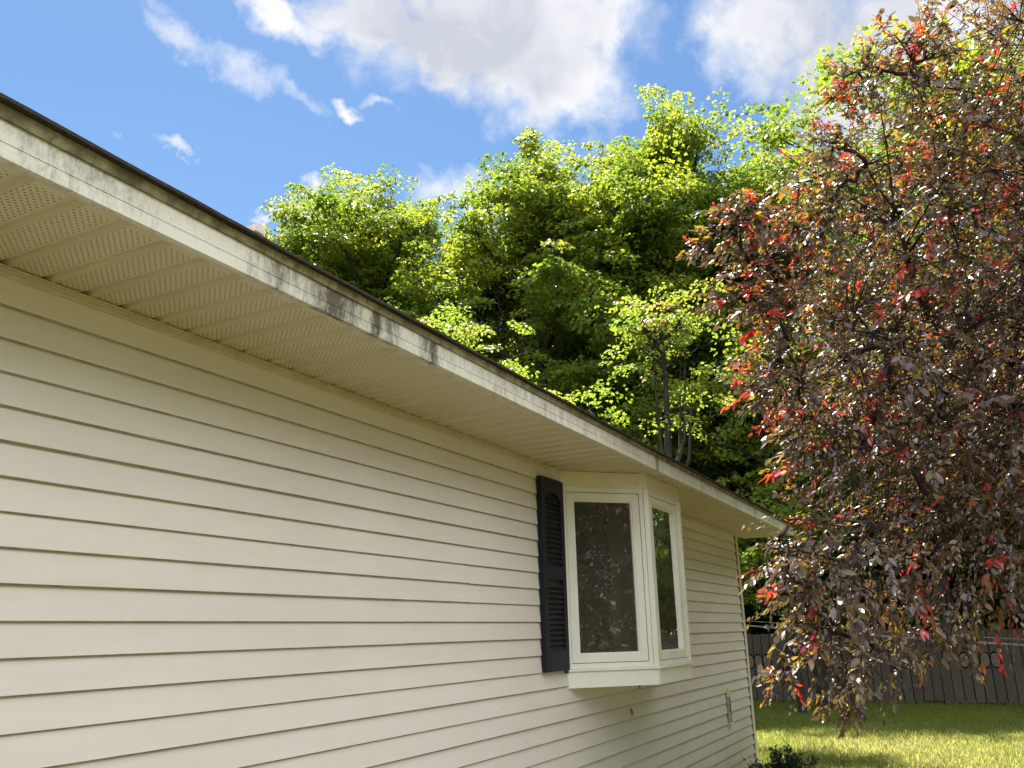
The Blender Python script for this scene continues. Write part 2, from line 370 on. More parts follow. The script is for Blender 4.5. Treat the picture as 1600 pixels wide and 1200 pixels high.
for k in range(-16, 11):
    pr = (k-1)//2 if k >= 1 else (k-1)//2
    base = ((pr*1.37) % 3.66)
    cuts = [base+3.66*i-6 for i in range(0, 6)]
    cuts = [q for q in cuts if X0 < q < .3 ] if k > -5 else [q for q in cuts if X0 < q < 4.]
    if k in SEAM and SEAM[k] < 100: cuts.append(SEAM[k])
    if k > 8: cuts = []
    pts = [X0]+sorted(cuts)+[X1]
    for i in range(len(pts)-1):
        a, b = pts[i], pts[i+1]; dy = .0022 if i % 2 else 0.; dz = rs.uniform(-.0012, .0012)+(.0012 if i % 2 else 0)
        a2 = a-.02 if i and i % 2 else a; b2 = b+.02 if (i % 2 and i < len(pts)-2) else b
        segs = [(a2, b2)]
        if k >= -3 and k <= 9:
            segs = []
            if a2 < BX0: segs.append((a2, min(b2, BX0+.0)))
            if b2 > BX3: segs.append((max(a2, BX3-.0), b2))
        for p, q in segs: course(p, q, k, dz, dy)
sid.build('siding', [m_siding, plain('lap_shade', (.34, .30, .22), .8, .2, .3, 12)], house)  # second material paints the lap shadow lines into the undersides
# wall core, other walls, foundation
core_ = MB()
core_.box((X0, .004, .10), (BX0, .16, SOF)); core_.box((BX3, .004, .10), (X1, .16, SOF)); core_.box((BX0, .004, .10), (BX3, .16, Z-.28)); core_.box((BX0, .004, Z+1.0), (BX3, .16, SOF))
core_.box((X1-.16, .16, .10), (X1, 8., SOF)); core_.box((X0, .16, .10), (X0+.16, 8., SOF)); core_.box((X0+.16, 7.84, .10), (X1-.16, 8., SOF))
for xx in (X0, X1):        # gables
    core_.face([(xx, 0.004, SOF), (xx, 8., SOF), (xx, 4., SOF+1.33)])
core_.box((X0, .02, -.3), (X1, 8., .10))
core_.build('wall', m_siding, house)
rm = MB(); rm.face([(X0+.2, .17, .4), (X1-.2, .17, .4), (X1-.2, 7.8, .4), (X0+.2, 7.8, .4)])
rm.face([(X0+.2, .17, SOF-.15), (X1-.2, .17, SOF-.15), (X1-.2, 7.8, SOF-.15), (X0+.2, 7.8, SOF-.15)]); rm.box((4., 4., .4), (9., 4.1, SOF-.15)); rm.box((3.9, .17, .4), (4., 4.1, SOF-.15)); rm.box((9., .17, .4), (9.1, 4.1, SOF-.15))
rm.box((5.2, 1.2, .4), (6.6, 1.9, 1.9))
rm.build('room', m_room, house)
# corner post
cp = MB(); cp.box((X1-.075, -.024, .08), (X1+.012, -.0165, SOF)); cp.box((X1-.075, -.0165, .08), (X1-.071, .004, SOF)); cp.box((X1+.004, -.0165, .08), (X1+.012, .07, SOF))
cp.build('corner_post', m_corner, house)
gp = MB(); gp.box((X1-.088, -.015, .1), (X1-.0755, .003, SOF-.02)); gp.build('corner_channel', m_gap, house)
# soffit: ribbed profile across x, strips run from wall to fascia
so_ = MB(); P = .14
prof = []
k0 = int(math.floor((X0-.55)/P))
XE = 11.10
for k in range(k0, int(XE/P)+1):
    xx = k*P
    prof += [(xx, 0), (xx+.098, 0), (xx+.103, .005), (xx+.108, .014), (xx+.127, .014), (xx+.1345, .001), (xx+.1375, -.006)]
prof = [q for q in prof if X0-.5 < q[0] < XE]
for (xa, za), (xb, zb) in zip(prof[:-1], prof[1:]):
    so_.face([(xa, -.565, SOF+za), (xa, -.001, SOF+za), (xb, -.001, SOF+zb), (xb, -.565, SOF+zb)])
so_.build('soffit', m_soffit, house)
# trim receiving the soffit at the wall and at the fascia
tr = MB(); tr.box((X0, -.030, SOF-.009), (BX0, -.0145, SOF-.0045)); tr.box((X0, -.0145, SOF-.032), (BX0, -.004, SOF-.0045)); tr.box((X0, -.0185, SOF-.026), (BX0, -.0145, SOF-.020))
tr.box((BX3, -.030, SOF-.009), (X1, -.0145, SOF-.0045)); tr.box((BX3, -.0145, SOF-.032), (X1, -.004, SOF-.0045))
tr.build('wall_trim', m_trim, house)
tr = MB(); tr.box((X0-.5, YE+.004, SOF-.004), (XE, YE+.036, SOF+.0)); tr.build('fascia_return', m_trim, house)
# fascia with groove and butt joints
fa = MB()
js = [X0-.5, -3.2, -.6, 2.47, 5.79, 8.97, XE+.002]
for i in range(len(js)-1):
    a, b = js[i]+(.0018 if i else 0), js[i+1]
    o = .0015 if i % 2 else 0.
    fa.box((a, YE-o, SOF-.006), (b, YE+.02-o, SOF+.031)); fa.box((a, YE+.0035-o, SOF+.031), (b, YE+.02-o, SOF+.0335)); fa.box((a, YE-o, SOF+.0335), (b, YE+.02-o, SOF+.089))
fa.build('fascia', m_fascia, house)
# mossy roof edge and drip edge over the fascia, built in wavering segments
re = MB(); de = MB()
n = 60; xs = [X0-.52+(XE+.54-X0)*i/n for i in range(n+1)]
for i in range(n):
    a, b = xs[i], xs[i+1]
    za = SOF+.115+.0025*math.sin(a*2.1)+.002*math.sin(a*6.3); zb = SOF+.115+.0025*math.sin(b*2.1)+.002*math.sin(b*6.3)
    for (y0, y1, zl, zh) in ((YE-.008, YE+.03, None, None),):
        re.face([(a, y0, SOF+.087), (b, y0, SOF+.087), (b, y0-.006, zb), (a, y0-.006, za)])
        re.face([(a, y1, SOF+.0865), (b, y1, SOF+.0865), (b, y0, SOF+.087), (a, y0, SOF+.087)])
        re.face([(a, y0-.006, za), (b, y0-.006, zb), (b, y1, zb), (a, y1, za)])
re.build('roof_edge', m_moss, house)
# shingles: slopes with lapped courses plus uneven butt edge
rf = MB(); SL = math.tan(R(18.43))
ys = -.630
nx = 140
xs = [X0-.55+(XE+.6-X0)*i/nx for i in range(nx+1)]
rr = random.Random(5); off = []
cur = 0
for i in range(nx+1):
    if rr.random() < .35: cur = rr.uniform(-.006, .006)
    off.append((cur, rr.uniform(-.0015, .002)+.0025*math.sin(xs[i]*2.1)))
for i in range(nx):
    a, b = xs[i], xs[i+1]; (oa, za), (ob, zb) = off[i], off[i+1]; zt = SOF+.126
    rf.face([(a, ys+oa, zt-.010+za), (b, ys+oa, zt-.010+zb), (b, ys+oa, zt+zb), (a, ys+oa, zt+za)])
    rf.face([(a, -.56, zt-.0105+za), (b, -.56, zt-.0105+zb), (b, ys+oa, zt-.010+zb), (a, ys+oa, zt-.010+za)])
    rf.face([(a, ys+oa, zt+za), (b, ys+oa, zt+zb), (b, -.5, zt+zb+.125*SL), (a, -.5, zt+za+.125*SL)])
ridge = SOF+.126+(4+.625)*SL
ny = 30
for j in range(ny):
    ya = -.5+4.5*j/ny; yb = -.5+4.5*(j+1)/ny
    z0 = SOF+.126+(ya+.625)*SL+.006; z1 = SOF+.126+(yb+.625)*SL
    rf.face([(xs[0], ya, z0), (xs[-1], ya, z0), (xs[-1], yb, z1), (xs[0], yb, z1)]); rf.face([(xs[0], ya, z0-.008), (xs[-1], ya, z0-.008), (xs[-1], ya, z0), (xs[0], ya, z0)])
    rf.face([(xs[0], 8-yb, z1), (xs[-1], 8-yb, z1), (xs[-1], 8-ya, z0), (xs[0], 8-ya, z0)])
roof = rf.build('roof', m_shing, house)
bg = MB()
for xx in (X0-.52, XE+.004):   # gable
    bg = MB()
    bg.face([(xx, YE, SOF-.006), (xx, 0, SOF-.006), (xx, 4, SOF-.0+(4)*SL), (xx, 4, ridge-.02), (xx, YE, SOF+.112)])
    bg.face([(xx, 8-YE, SOF-.006), (xx, 8, SOF-.006), (xx, 4, SOF+4*SL), (xx, 4, ridge-.02), (xx, 8-YE, SOF+.112)])
    bg.build('rake_board', m_corner, house)
bg = MB()
bg.face([(X1, 0.0, SOF+.001), (XE, 0.0, SOF+.001), (XE, 4, SOF+4*SL), (X1, 4, SOF+4*SL)]); bg.face([(X1, 8, SOF), (XE, 8, SOF), (XE, 4, SOF+4*SL), (X1, 4, SOF+4*SL)])
bg.build('rake_soffit', m_corner, house)
CHX, CHZ = 5.645, Z+3.885
ch = MB(); ch.box((CHX-.11, 3.185, SOF+.9), (CHX-.015, 3.30, CHZ-.07)); ch.box((CHX-.125, 3.17, CHZ-.07), (CHX, 3.315, CHZ))
ch.build('chimney', m_brick, roof)

# ---- bay window (part of the house) with its own sub-parts
P0, P1, P2, P3 = Vector((BX0, 0)), Vector((BX1, BY)), Vector((BX2, BY)), Vector((BX3, 0))
def offs(d):   # bay outline moved outward by d
    k = d; c = math.tan(R(22.5))
    return [(BX0-k*1.40, 0.), (BX1-k*c, BY-k), (BX2+k*c, BY-k), (BX3+k*1.40, 0.)]
bay = MB()
hz0, hz1 = Z+.985, SOF-.0045; sz0, sz1 = Z-.356, Z-.245
bay.prism(offs(.004), hz0, hz1); 
bayo = bay.build('bay_window', m_cream, house)
sk = MB(); sk.prism(offs(.006), sz0, sz1-.006); sk.prism(offs(.022), sz1-.006, sz1+.006)
sk.build('skirt_board', m_skirt, bayo, bevel=.002)
st = MB()
for a, b in ((P0, P1), (P1, P2), (P2, P3)):
    pass
st.prism([(BX1-.014, BY-.0135), (BX1+.004, BY-.0135), (BX1+.004, BY-.008), (BX1-.014, BY-.008)], sz0-.001, sz1-.007)
st.build('skirt_corner', m_skirt, bayo)
def panel(a, b, first):
    a3 = Vector((a.x, a.y, 0)); d = Vector((b.x-a.x, b.y-a.y, 0)); Lw = d.length; ax = d.normalized(); az = Vector((0, 0, 1)); ay = ax.cross(az)  # outward = (dx,dy)->(dy,-dx)
    z0, z1 = Z-.239, Z+.985
    f = MB(); s = MB(); gl = MB(); gs = MB()
    j = .030; e0 = .014 if first == 0 else .030; e1 = .034
    # outer frame (jambs, head, sill)
    f.obox(a3, ax, ay, az, (e0, -.07, z0), (e0+j, 0, z1)); f.obox(a3, ax, ay, az, (Lw-e1-j, -.07, z0), (Lw-e1, 0, z1))
    f.obox(a3, ax, ay, az, (e0+j, -.07, z1-.034), (Lw-e1-j, 0, z1)); f.obox(a3, ax, ay, az, (e0+j, -.07, z0), (Lw-e1-j, 0, z0+.036))
    f.obox(a3, ax, ay, az, (e0-.002, 0, z0+.001), (Lw-e1+.002, .012, z0+.014)); 
    # sash
    sx0, sx1, sz0_, sz1_ = e0+j+.004, Lw-e1-j-.004, z0+.040, z1-.038; w = .052
    s.obox(a3, ax, ay, az, (sx0, -.05, sz0_), (sx0+w, -.006, sz1_)); s.obox(a3, ax, ay, az, (sx1-w, -.05, sz0_), (sx1, -.006, sz1_))
    s.obox(a3, ax, ay, az, (sx0+w, -.05, sz1_-w), (sx1-w, -.006, sz1_)); s.obox(a3, ax, ay, az, (sx0+w, -.05, sz0_), (sx1-w, -.006, sz0_+w))
    q = .011   # glazing bead step
    for A, B in (((sx0+w, sz0_+w), (sx0+w+q, sz1_-w)), ((sx1-w-q, sz0_+w), (sx1-w, sz1_-w)), ((sx0+w+q, sz0_+w), (sx1-w-q, sz0_+w+q)), ((sx0+w+q, sz1_-w-q), (sx1-w-q, sz1_-w))):
        s.obox(a3, ax, ay, az, (A[0], -.04, A[1]), (B[0], -.012, B[1]))
    gl.obox(a3, ax, ay, az, (sx0+w+.002, -.034, sz0_+w+.002), (sx1-w-.002, -.028, sz1_-w-.002))
    gs.obox(a3, ax, ay, az, (sx0-.004, -.03, sz0_-.004), (sx0, -.02, sz1_+.004)); gs.obox(a3, ax, ay, az, (sx1, -.03, sz0_-.004), (sx1+.004, -.02, sz1_+.004))
    gs.obox(a3, ax, ay, az, (sx0, -.03, sz0_-.004), (sx1, -.02, sz0_)); gs.obox(a3, ax, ay, az, (sx0, -.03, sz1_), (sx1, -.02, sz1_+.004))
    f.build('window_frame', m_white, bayo, bevel=.0015); s.build('sash', m_white, bayo, bevel=.0012); gl.build('pane', m_glass, bayo); gs.build('weather_seal', m_gap, bayo)
t = MT('window_glass'); t.t.nodes.remove(t.b)
gb = t.n('ShaderNodeBsdfGlossy'); gb.inputs['Roughness'].default_value = .004; gb.inputs[0].default_value = (.95, .97, .95, 1)
wv = t.n('ShaderNodeBump'); wv.inputs['Strength'].default_value = .09; wv.inputs['Distance'].default_value = .02; t.l(t.noise(5, 2, .5), wv.inputs['Height']); t.l(wv.outputs[0], gb.inputs['Normal'])
tb = t.n('ShaderNodeBsdfTransparent'); tb.inputs[0].default_value = (.55, .58, .53, 1)
fr = t.n('ShaderNodeFresnel'); fr.inputs['IOR'].default_value = 1.6
mx = t.n('ShaderNodeMixShader'); t.l(fr.outputs[0], mx.inputs[0]); t.l(tb.outputs[0], mx.inputs[1]); t.l(gb.outputs[0], mx.inputs[2]); df = t.n('ShaderNodeBsdfDiffuse'); df.inputs[0].default_value = (.5, .43, .32, 1); m3 = t.n('ShaderNodeMixShader'); m3.inputs[0].default_value = .07; t.l(mx.outputs[0], m3.inputs[1]); t.l(df.outputs[0], m3.inputs[2]); t.l(m3.outputs[0], t.out.inputs[0]); m_glass = t.m
panel(P0, P1, 0); panel(P1, P2, 1); panel(P2, P3, 2)
# mullion posts at the bay corners
c_ = math.tan(R(22.5))
def post(cx, sgn):
    ax0 = Vector(((BX1-BX0), BY)).normalized()
    if sgn < 0:
        p = Vector((BX1, BY)); q1 = p-ax0*.033; q2 = p+Vector((.029, 0)); n1 = Vector((ax0.y, -ax0.x)); 
        pts = [q1-n1*-.0, p, q2]
        o = [q1+n1*.010, Vector((p.x-.010*c_, p.y-.010)), q2+Vector((0, -.010)), q2+Vector((0, .06)), q1-n1*.06]
    else:
        ax1 = Vector((BX3-BX2, -BY)).normalized(); p = Vector((BX2, BY)); q1 = p-Vector((.033, 0)); q2 = p+ax1*.029; n1 = Vector((ax1.y, -ax1.x))
        o = [q1+Vector((0, -.010)), Vector((p.x+.010*c_, p.y-.010)), q2+n1*.010, q2-n1*.06, q1+Vector((0, .06))]
    ml = MB(); ml.prism([(q.x, q.y) for q in o], Z-.2385, Z+.9845); ml.build('mullion', m_white, bayo, bevel=.0015)
post(BX1, -1); post(BX2, 1)
ml = MB(); ml.box((BX0-.030, -.026, Z-.239), (BX0+.014, -.0, Z+.985))
ml.build('end_trim', m_white, bayo, bevel=.0015); ml = MB()
ml.box((BX3-.014, -.026, Z-.239), (BX3+.030, -.0, Z+.985))
ml.build('end_trim', m_white, bayo, bevel=.0015)
ck = MB(); ck.box((BX0-.052, -.030, Z-.26), (BX0-.031, -.012, Z+.99)); ck.build('weathered_jamb', plain('grey_jamb', (.12, .11, .09), .9, .1, .5, 30), bayo)
# hanging blinds inside
bl = MB()
for i in range(7):
    x0 = 6.50+i*.045; bl.face([(x0, BY+.10, Z-.15), (x0+.035, BY+.115, Z-.15), (x0+.035, BY+.115, Z+.93), (x0, BY+.10, Z+.93)])
for i in range(5):
    x0 = 6.02+i*.02; bl.face([(x0+.02*i, BY+.16+.05*i, Z-.15), (x0+.035, BY+.20+.05*i, Z-.15), (x0+.035, BY+.20+.05*i, Z+.93), (x0+.02*i, BY+.16+.05*i, Z+.93)])
bl.build('blinds', m_curt, bayo)

# ---- shutter
sx0, sx1, zb, zt = 5.018, 5.365, Z-.237, Z+1.0
sh = MB(); W_ = .052; yf, yb_ = -.052, -.0142
sh.box((sx0, yf, zb), (sx0+W_, yb_, zt)); sh.box((sx1-W_, yf, zb), (sx1, yb_, zt))
sh.box((sx0+W_, yf, zb), (sx1-W_, yb_, zb+.13)); midz = Z+.335
sh.box((sx0+W_, yf, midz), (sx1-W_, yb_, midz+.085))
# arched top rail
cxs = (sx0+sx1)/2; hw = (sx1-sx0)/2-W_; na = 16
for i in range(na):
    xa = cxs-hw+2*hw*i/na; xb = cxs-hw+2*hw*(i+1)/na
    fz = lambda xx: zt-.155+.062*math.sqrt(max(0, 1-((xx-cxs)/hw)**2))
    sh.face([(xa, yf, fz(xa)), (xb, yf, fz(xb)), (xb, yf, zt), (xa, yf, zt)]); sh.face([(xa, yb_, fz(xa)), (xb, yb_, fz(xb)), (xb, yf, fz(xb)), (xa, yf, fz(xa))])
sh.box((sx0+W_, yf+.001, zt-.02), (sx1-W_, yb_, zt-.0005))
sho = sh.build('shutter', m_shut, house, bevel=.003)
lv = MB(); z = zb+.13
lv.box((sx0+W_, -.030, zb+.13), (sx1-W_, -.0152, zt-.085))
while z < zt-.10:
    if not (midz-.03 < z < midz+.085):
        zz = min(z+.030, zt-.09)
        lv.face([(sx0+W_, -.050, z+.001), (sx1-W_, -.050, z+.001), (sx1-W_, -.031, z+.027), (sx0+W_, -.031, z+.027)])
        lv.face([(sx0+W_, -.0305, z-.002), (sx1-W_, -.0305, z-.002), (sx1-W_, -.050, z+.001), (sx0+W_, -.050, z+.001)])
    z += .0325
lv.build('louvre', m_louv, sho)

# little wisps of debris caught under the bay, and the broken siding edge beside it
db = MB(); rd = random.Random(2)
for (x, z) in ((6.75, Z-.40), (6.55, Z-.57)):
    for i in range(5):
        p = Vector((x+rd.uniform(-.006, .006), -.02, z)); q = p+Vector((rd.uniform(-.02, .02), rd.uniform(-.01, .002), -rd.uniform(.02, .06)))
        db.tube([p, (p+q)/2+Vector((rd.uniform(-.01, .01), 0, 0)), q], [.0025, .002, .001], 4)
tag(db.build('cobweb_debris', plain('debris', (.12, .10, .05), .9, .1)), 'small dark wisps of debris stuck to the siding just under the bay window', 'debris')

# ------------------------------------------------------------------ thermometer on the wall
th = thing('thermometer', 'narrow grey wall thermometer with a pale green flower top near the house corner', 'thermometer', (9.46, 0, 0))
tx = MB(); tx.box((-.052, -.036, Z-.94), (.052, -.016, Z-.69)); tx.build('back_plate', plain('plate_grey', (.34, .32, .27), .6, .4, .1, 10), th, bevel=.003)
tx = MB(); tx.box((-.055, -.050, Z-.955), (.055, -.016, Z-.941)); tx.build('ledge', plain('ledge_cream', (.62, .58, .38), .6, .4), th, bevel=.002)
tx = MB()
for (cx, cz, r0) in ((-.022, Z-.665, .026), (.030, Z-.640, .028), (.0, Z-.668, .018), (.018, Z-.612, .014)):
    pts = [(cx+r0*(1+.25*math.cos(5*a))*math.cos(a), cz+r0*(1+.25*math.cos(5*a))*math.sin(a)) for a in [2*math.pi*i/25 for i in range(25)]]
    i = len(tx.v); n = len(pts); yy = -.03-r0*.4
    tx.v += [(x, yy, z) for x, z in pts]+[(x, -.018, z) for x, z in pts]; tx.f.append(tuple(range(i, i+n))); tx.m.append(0)
    for k in range(n): tx.f.append((i+k, i+n+k, i+n+(k+1) % n, i+(k+1) % n)); tx.m.append(0)
tx.build('flower_ornament', plain('ornament', (.55, .60, .28), .6, .4, .2, 30), th)
m_ink = plain('dark_print', (.06, .055, .05), .7, .3)
def word(s, size, loc, rot=(R(90), R(-90), 0)):
    cu = bpy.data.curves.new('print', 'FONT'); cu.body = s; cu.size = size; cu.extrude = .0008; cu.align_x = 'CENTER'; cu.align_y = 'CENTER'
    ob = bpy.data.objects.new('tmp', cu); C.objects.link(ob); bpy.context.view_layer.update()
    me = bpy.data.meshes.new_from_object(ob); bpy.data.objects.remove(ob); me.materials.clear(); me.materials.append(m_ink)
    o = bpy.data.objects.new('printed_scale', me); C.objects.link(o); o.parent = th; o.location = loc; o.rotation_euler = rot; return o
word('288', .062, (0, -.0375, Z-.79), (R(90), R(90), 0))
tx = MB()
for k in range(16): tx.box((-.034, -.0372, Z-.925+k*.0145), (-.018 if k % 4 else -.008, -.0362, Z-.9225+k*.0145))
for k in range(3): tx.box((-.004, -.0372, Z-.87+k*.014), (.030, -.0362, Z-.863+k*.014))
tx.face([(.0, -.0372, Z-.93), (.03, -.0372, Z-.93), (.015, -.0372, Z-.90)]); tx.box((-.006, -.0372, Z-.745), (.024, -.0362, Z-.70))
tx.build('scale_marks', m_ink, th)

# ------------------------------------------------------------------ fence
fence = thing('fence', 'weathered dark grey board fence with rounded ovals, along the back of the lawn', 'fence', (21.7, 0, 0))
t = MT('weathered_board'); x, y, z = t.xyz()
at = t.math('FLOOR', t.math('DIVIDE', t.math('ADD', y, 50.), .2))
wn_ = t.n('ShaderNodeTexWhiteNoise', noise_dimensions='1D'); t.l(at, wn_.inputs['W'])
gr = t.noise(9, 6, .7, t.map((1, 6, .5)))
c = t.ramp(gr, [(.3, (.075, .062, .052)), (.7, (.15, .125, .105))]); c = t.mix(t.math('MULTIPLY', wn_.outputs['Value'], .45), c, (.06, .048, .04))
t.base(c, .95, .03); t.bump(gr, .4, .01); m_fence = t.m
m_oval = plain('oval_wood', (.17, .135, .105), .95, .03, .25, 14)
fb = MB(); rf_ = random.Random(9); y = -14.; i = 0
ov = MB()
FH = 1.56
while y < 22:
    w = .2; top = FH+rf_.uniform(-.012, .012); x = rf_.uniform(-.004, .004); bot = .07+rf_.uniform(-.02, .02); tl = rf_.uniform(-.004, .004)
    ph = i % 8
    if ph in (0, 1, 2) or (ph == 3 and (i//8) % 2):   # board in two pieces with round ends and an oval between
        zc, hh = .93, .165
        arc = [(-.09+.18*k/10) for k in range(11)]
        e = lambda s: hh*math.sqrt(max(0., 1-(s/.092)**2)*.55+.0)+.05 if abs(s) < .092 else .05
        for sg in (1, -1):
            for a, b in zip(arc[:-1], arc[1:]):
                za, zb2 = zc+sg*(e(a)+.004), zc+sg*(e(b)+.004); zz = top if sg > 0 else bot
                fb.face([(x-.01, y+.1+a, za), (x-.01, y+.1+b, zb2), (x-.01, y+.1+b, zz), (x-.01, y+.1+a, zz)])
        pts = [(.085*math.cos(q), zc+.142*math.copysign(abs(math.sin(q))**.8, math.sin(q))) for q in [2*math.pi*k/24 for k in range(24)]]
        ov = MB(); j = 0; nn_ = len(pts)
        ov.v += [(x-.018, y+.1+a, b) for a, b in pts]+[(x+.004, y+.1+a, b) for a, b in pts]; ov.f.append(tuple(range(j, j+nn_))); ov.m.append(0)
        for k in range(nn_): ov.f.append((j+k, j+nn_+k, j+nn_+(k+1) % nn_, j+(k+1) % nn_)); ov.m.append(0)
        ov.build('oval_board', m_oval, fence)
    else:
        fb.obox((x, y+.1, 0), Vector((1, 0, 0)), Vector((0, 1, tl)), Vector((0, 0, 1)), (-.01, -.0925, bot), (.01, .0925, top))
    y += w; i += 1
fb.build('board', m_fence, fence)
rl = MB()
for zz in (.3, 1.3): rl.box((.0115, -14, zz), (.05, 22, zz+.09))
rl.box((.06, -14, 0), (.08, 22, FH-.05)); rl.build('rail', m_gap, fence)
for k in range(15):
    pz = MB(); pz.box((.081, -13.5+2.4*k, 0), (.17, -13.41+2.4*k, FH-.02)); pz.build('post', m_fence, fence)

# ------------------------------------------------------------------ clothesline
cl = thing('clothesline', 'white clothesline cords strung across the lawn in front of the dark fence', 'clothesline', (15, -5.2, 0))
pm = MB(); pm.tube([(0, 0, 0), (0, 0, 1.5)], .03, 10); pm.tube([(-.45, 0, 1.42), (.45, 0, 1.42)], .02, 8); M_GAL = plain('galvanised', (.35, .35, .34), .5, .5); pm.build('post', M_GAL, cl); pm = MB(); pm.tube([(0, 8.0, 0), (0, 8.0, 2.0)], .03, 10); pm.tube([(-.45, 8.0, 1.92), (.45, 8.0, 1.92)], .02, 8)
pm.build('post', M_GAL, cl)
m_cord = plain('white_cord', (.30, .29, .27), .7, .3)
for k, (xa, dz) in enumerate(((-.4, -.03), (-.05, -.02), (.4, .06))):
    q = MB(); q.tube([(xa, 8.0*s, 1.25+.73*s*(.75+.25*s)+dz*.8-.02*math.sin(math.pi*s)) for s in [j/14 for j in range(15)]], .0018, 5); q.build('cord', m_cord, cl)

# ------------------------------------------------------------------ foliage builders
def quads_from(base, d, nrm, ln, wd):
    """flat maple-size leaves: two triangles folded on the midrib -> verts (N*4), tris"""
    s = np.cross(d, nrm); s /= np.linalg.norm(s, axis=1, keepdims=True)+1e-9
    n2 = np.cross(s, d)
    mid = base+d*(ln*.45)[:, None]
    v = np.stack([base, mid+s*(wd*.5)[:, None]+n2*(wd*.12)[:, None], base+d*ln[:, None]-n2*(ln*.08)[:, None], mid-s*(wd*.5)[:, None]+n2*(wd*.12)[:, None]], 1)
    n = len(base); i = np.arange(n)[:, None]*4
    f = np.concatenate([i+np.array([0, 1, 2]), i+np.array([0, 2, 3])], 1).ravel()
    return v.reshape(-1, 3), f, np.full(2*n, 3)
def unit(a): return a/(np.linalg.norm(a, axis=-1, keepdims=True)+1e-9)
def make_tree(name, label, seed, h, rad, base_h, n_clump, per, leafm, barkm, leaf=.122, shape='maple', spread=1., loc=(0, 0, 0), cat='tree', group=None, clump_r=.50, sparse=0):
    g = np.random.default_rng(seed); root = thing(name, label, cat, loc, group)
    tm = MB(); lean = g.uniform(-.03, .03, 2)
    tp = lambda z: np.array([lean[0]*z+.12*math.sin(z*.5+seed), lean[1]*z+.12*math.cos(z*.6+seed), z])
    zs = np.linspace(-.1, h*.86, 12); r0 = .012*h+.03
    tm.tube([tp(z) for z in zs], [r0*(1-.93*(max(z, 0)/h))+.006 for z in zs], 8)
    env = (lambda s: (math.sin(math.pi*min(1, (s*.92+.10)))**.62)) if shape == 'maple' else (lambda s: (1-s)**.7*.9+.12)
    # several leaders give the crown an uneven, tufted outline
    nl = int(10+h*1.15); tips = []
    for i in range(nl):
        s0 = (i+.5)/nl; z0 = base_h+(h-base_h)*s0*.86; az = i*2.4+g.uniform(-.5, .5)
        L_ = rad*env(s0)*g.uniform(.72, 1.2)
        rise = g.uniform(.35, .75)*L_+ (h*.045 if s0 > .5 else 0)
        z1 = min(z0+rise, h*g.uniform(.84, .92))
        p0 = tp(z0); d = np.array([math.cos(az), math.sin(az)])
        path = [np.array([*(p0[:2]+d*L_*q), z0+(z1-z0)*(q**.8)])+g.normal(0, .05*L_, 3)*(q > 0) for q in (0, .33, .66, 1.)]
        rr0 = .035*L_+.012
        tm.tube(path, [rr0, rr0*.7, rr0*.45, .008], 5)
        nb = int(5+L_*3)
        for j in range(nb):
            q = .25+.75*(j+.5)/nb; k = min(2, int(q*3)); pb = path[k]+(path[k+1]-path[k])*(q*3-k)
            a2 = az+g.uniform(-1.5, 1.5); l2 = L_*g.uniform(.22, .5)*(1.15-q*.5)
            e2 = pb+np.array([math.cos(a2)*l2, math.sin(a2)*l2, l2*g.uniform(.05, .8)])
            tm.tube([pb, (pb+e2)/2+g.normal(0, .03, 3), e2], [.018, .012, .005], 4); tips += [e2, (pb+e2)/2]
    tips += [tp(h*q) for q in np.linspace(.8, .97, 6)]
    if shape == 'maple':
        for i in range(int(5+rad*2.)):
            az = g.uniform(0, 6.28); rr_ = rad*g.uniform(.15, .72); rr_ = 0. if i == 0 else rr_; top = h if i == 0 else h*(1.0-.20*(rr_/rad)**1.5)*g.uniform(.82, .97); b0 = top-h*.22
            c0 = tp(b0)+np.array([math.cos(az)*rr_*.7, math.sin(az)*rr_*.7, 0]); c1 = np.array([tp(top)[0]+math.cos(az)*rr_, tp(top)[1]+math.sin(az)*rr_, top])
            tm.tube([tp(b0-.12*h), c0, c1], [.05, .035, .006], 5)
            for q in np.linspace(0, 1, 16):
                for _ in range(2 if q < .6 else 1): tips.append(c0+(c1-c0)*q+g.normal(0, 1, 3)*np.array([.6, .6, .2])*(1.03-q))
    tips = np.array(tips); nt_ = len(tips)
    ci = g.integers(0, nt_, n_clump); cc = tips[ci]+g.normal(0, 1, (n_clump, 3))*np.array([.34, .34, .24])*spread
    if sparse: cc = cc[g.random(len(cc)) > sparse]
    cc = cc[cc[:, 2] < h*1.02]
    # leaves: each clump is a flat-ish drooping spray
    nC = len(cc); cr = clump_r*g.uniform(.55, 1.3, nC); tiltd = unit(np.concatenate([g.normal(0, .35, (nC, 2)), np.ones((nC, 1))], 1))
    idx = np.repeat(np.arange(nC), per); n = len(idx)
    a = g.uniform(0, 2*math.pi, n); r = np.sqrt(g.random(n))
    e1 = unit(np.cross(tiltd, np.array([1., .3, 0]))); e2 = np.cross(tiltd, e1)
    pos = cc[idx]+(e1[idx]*(np.cos(a)*r)[:, None]+e2[idx]*(np.sin(a)*r)[:, None])*cr[idx][:, None]+tiltd[idx]*(g.normal(0, .11, n)*cr[idx]-.22*r*r*cr[idx])[:, None]
    d = unit(e1[idx]*np.cos(a)[:, None]+e2[idx]*np.sin(a)[:, None]+g.normal(0, .45, (n, 3))+np.array([0, 0, -.35]))
    nr = unit(tiltd[idx]+g.normal(0, .42, (n, 3)))
    ln = leaf*g.uniform(.6, 1.25, n)
    v, f, lt = quads_from(pos, d, nr, ln, ln*g.uniform(.75, 1.0, n))
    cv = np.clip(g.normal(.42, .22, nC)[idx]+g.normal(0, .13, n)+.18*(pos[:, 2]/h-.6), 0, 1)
    tm.build('trunk', barkm, root, smooth=True)
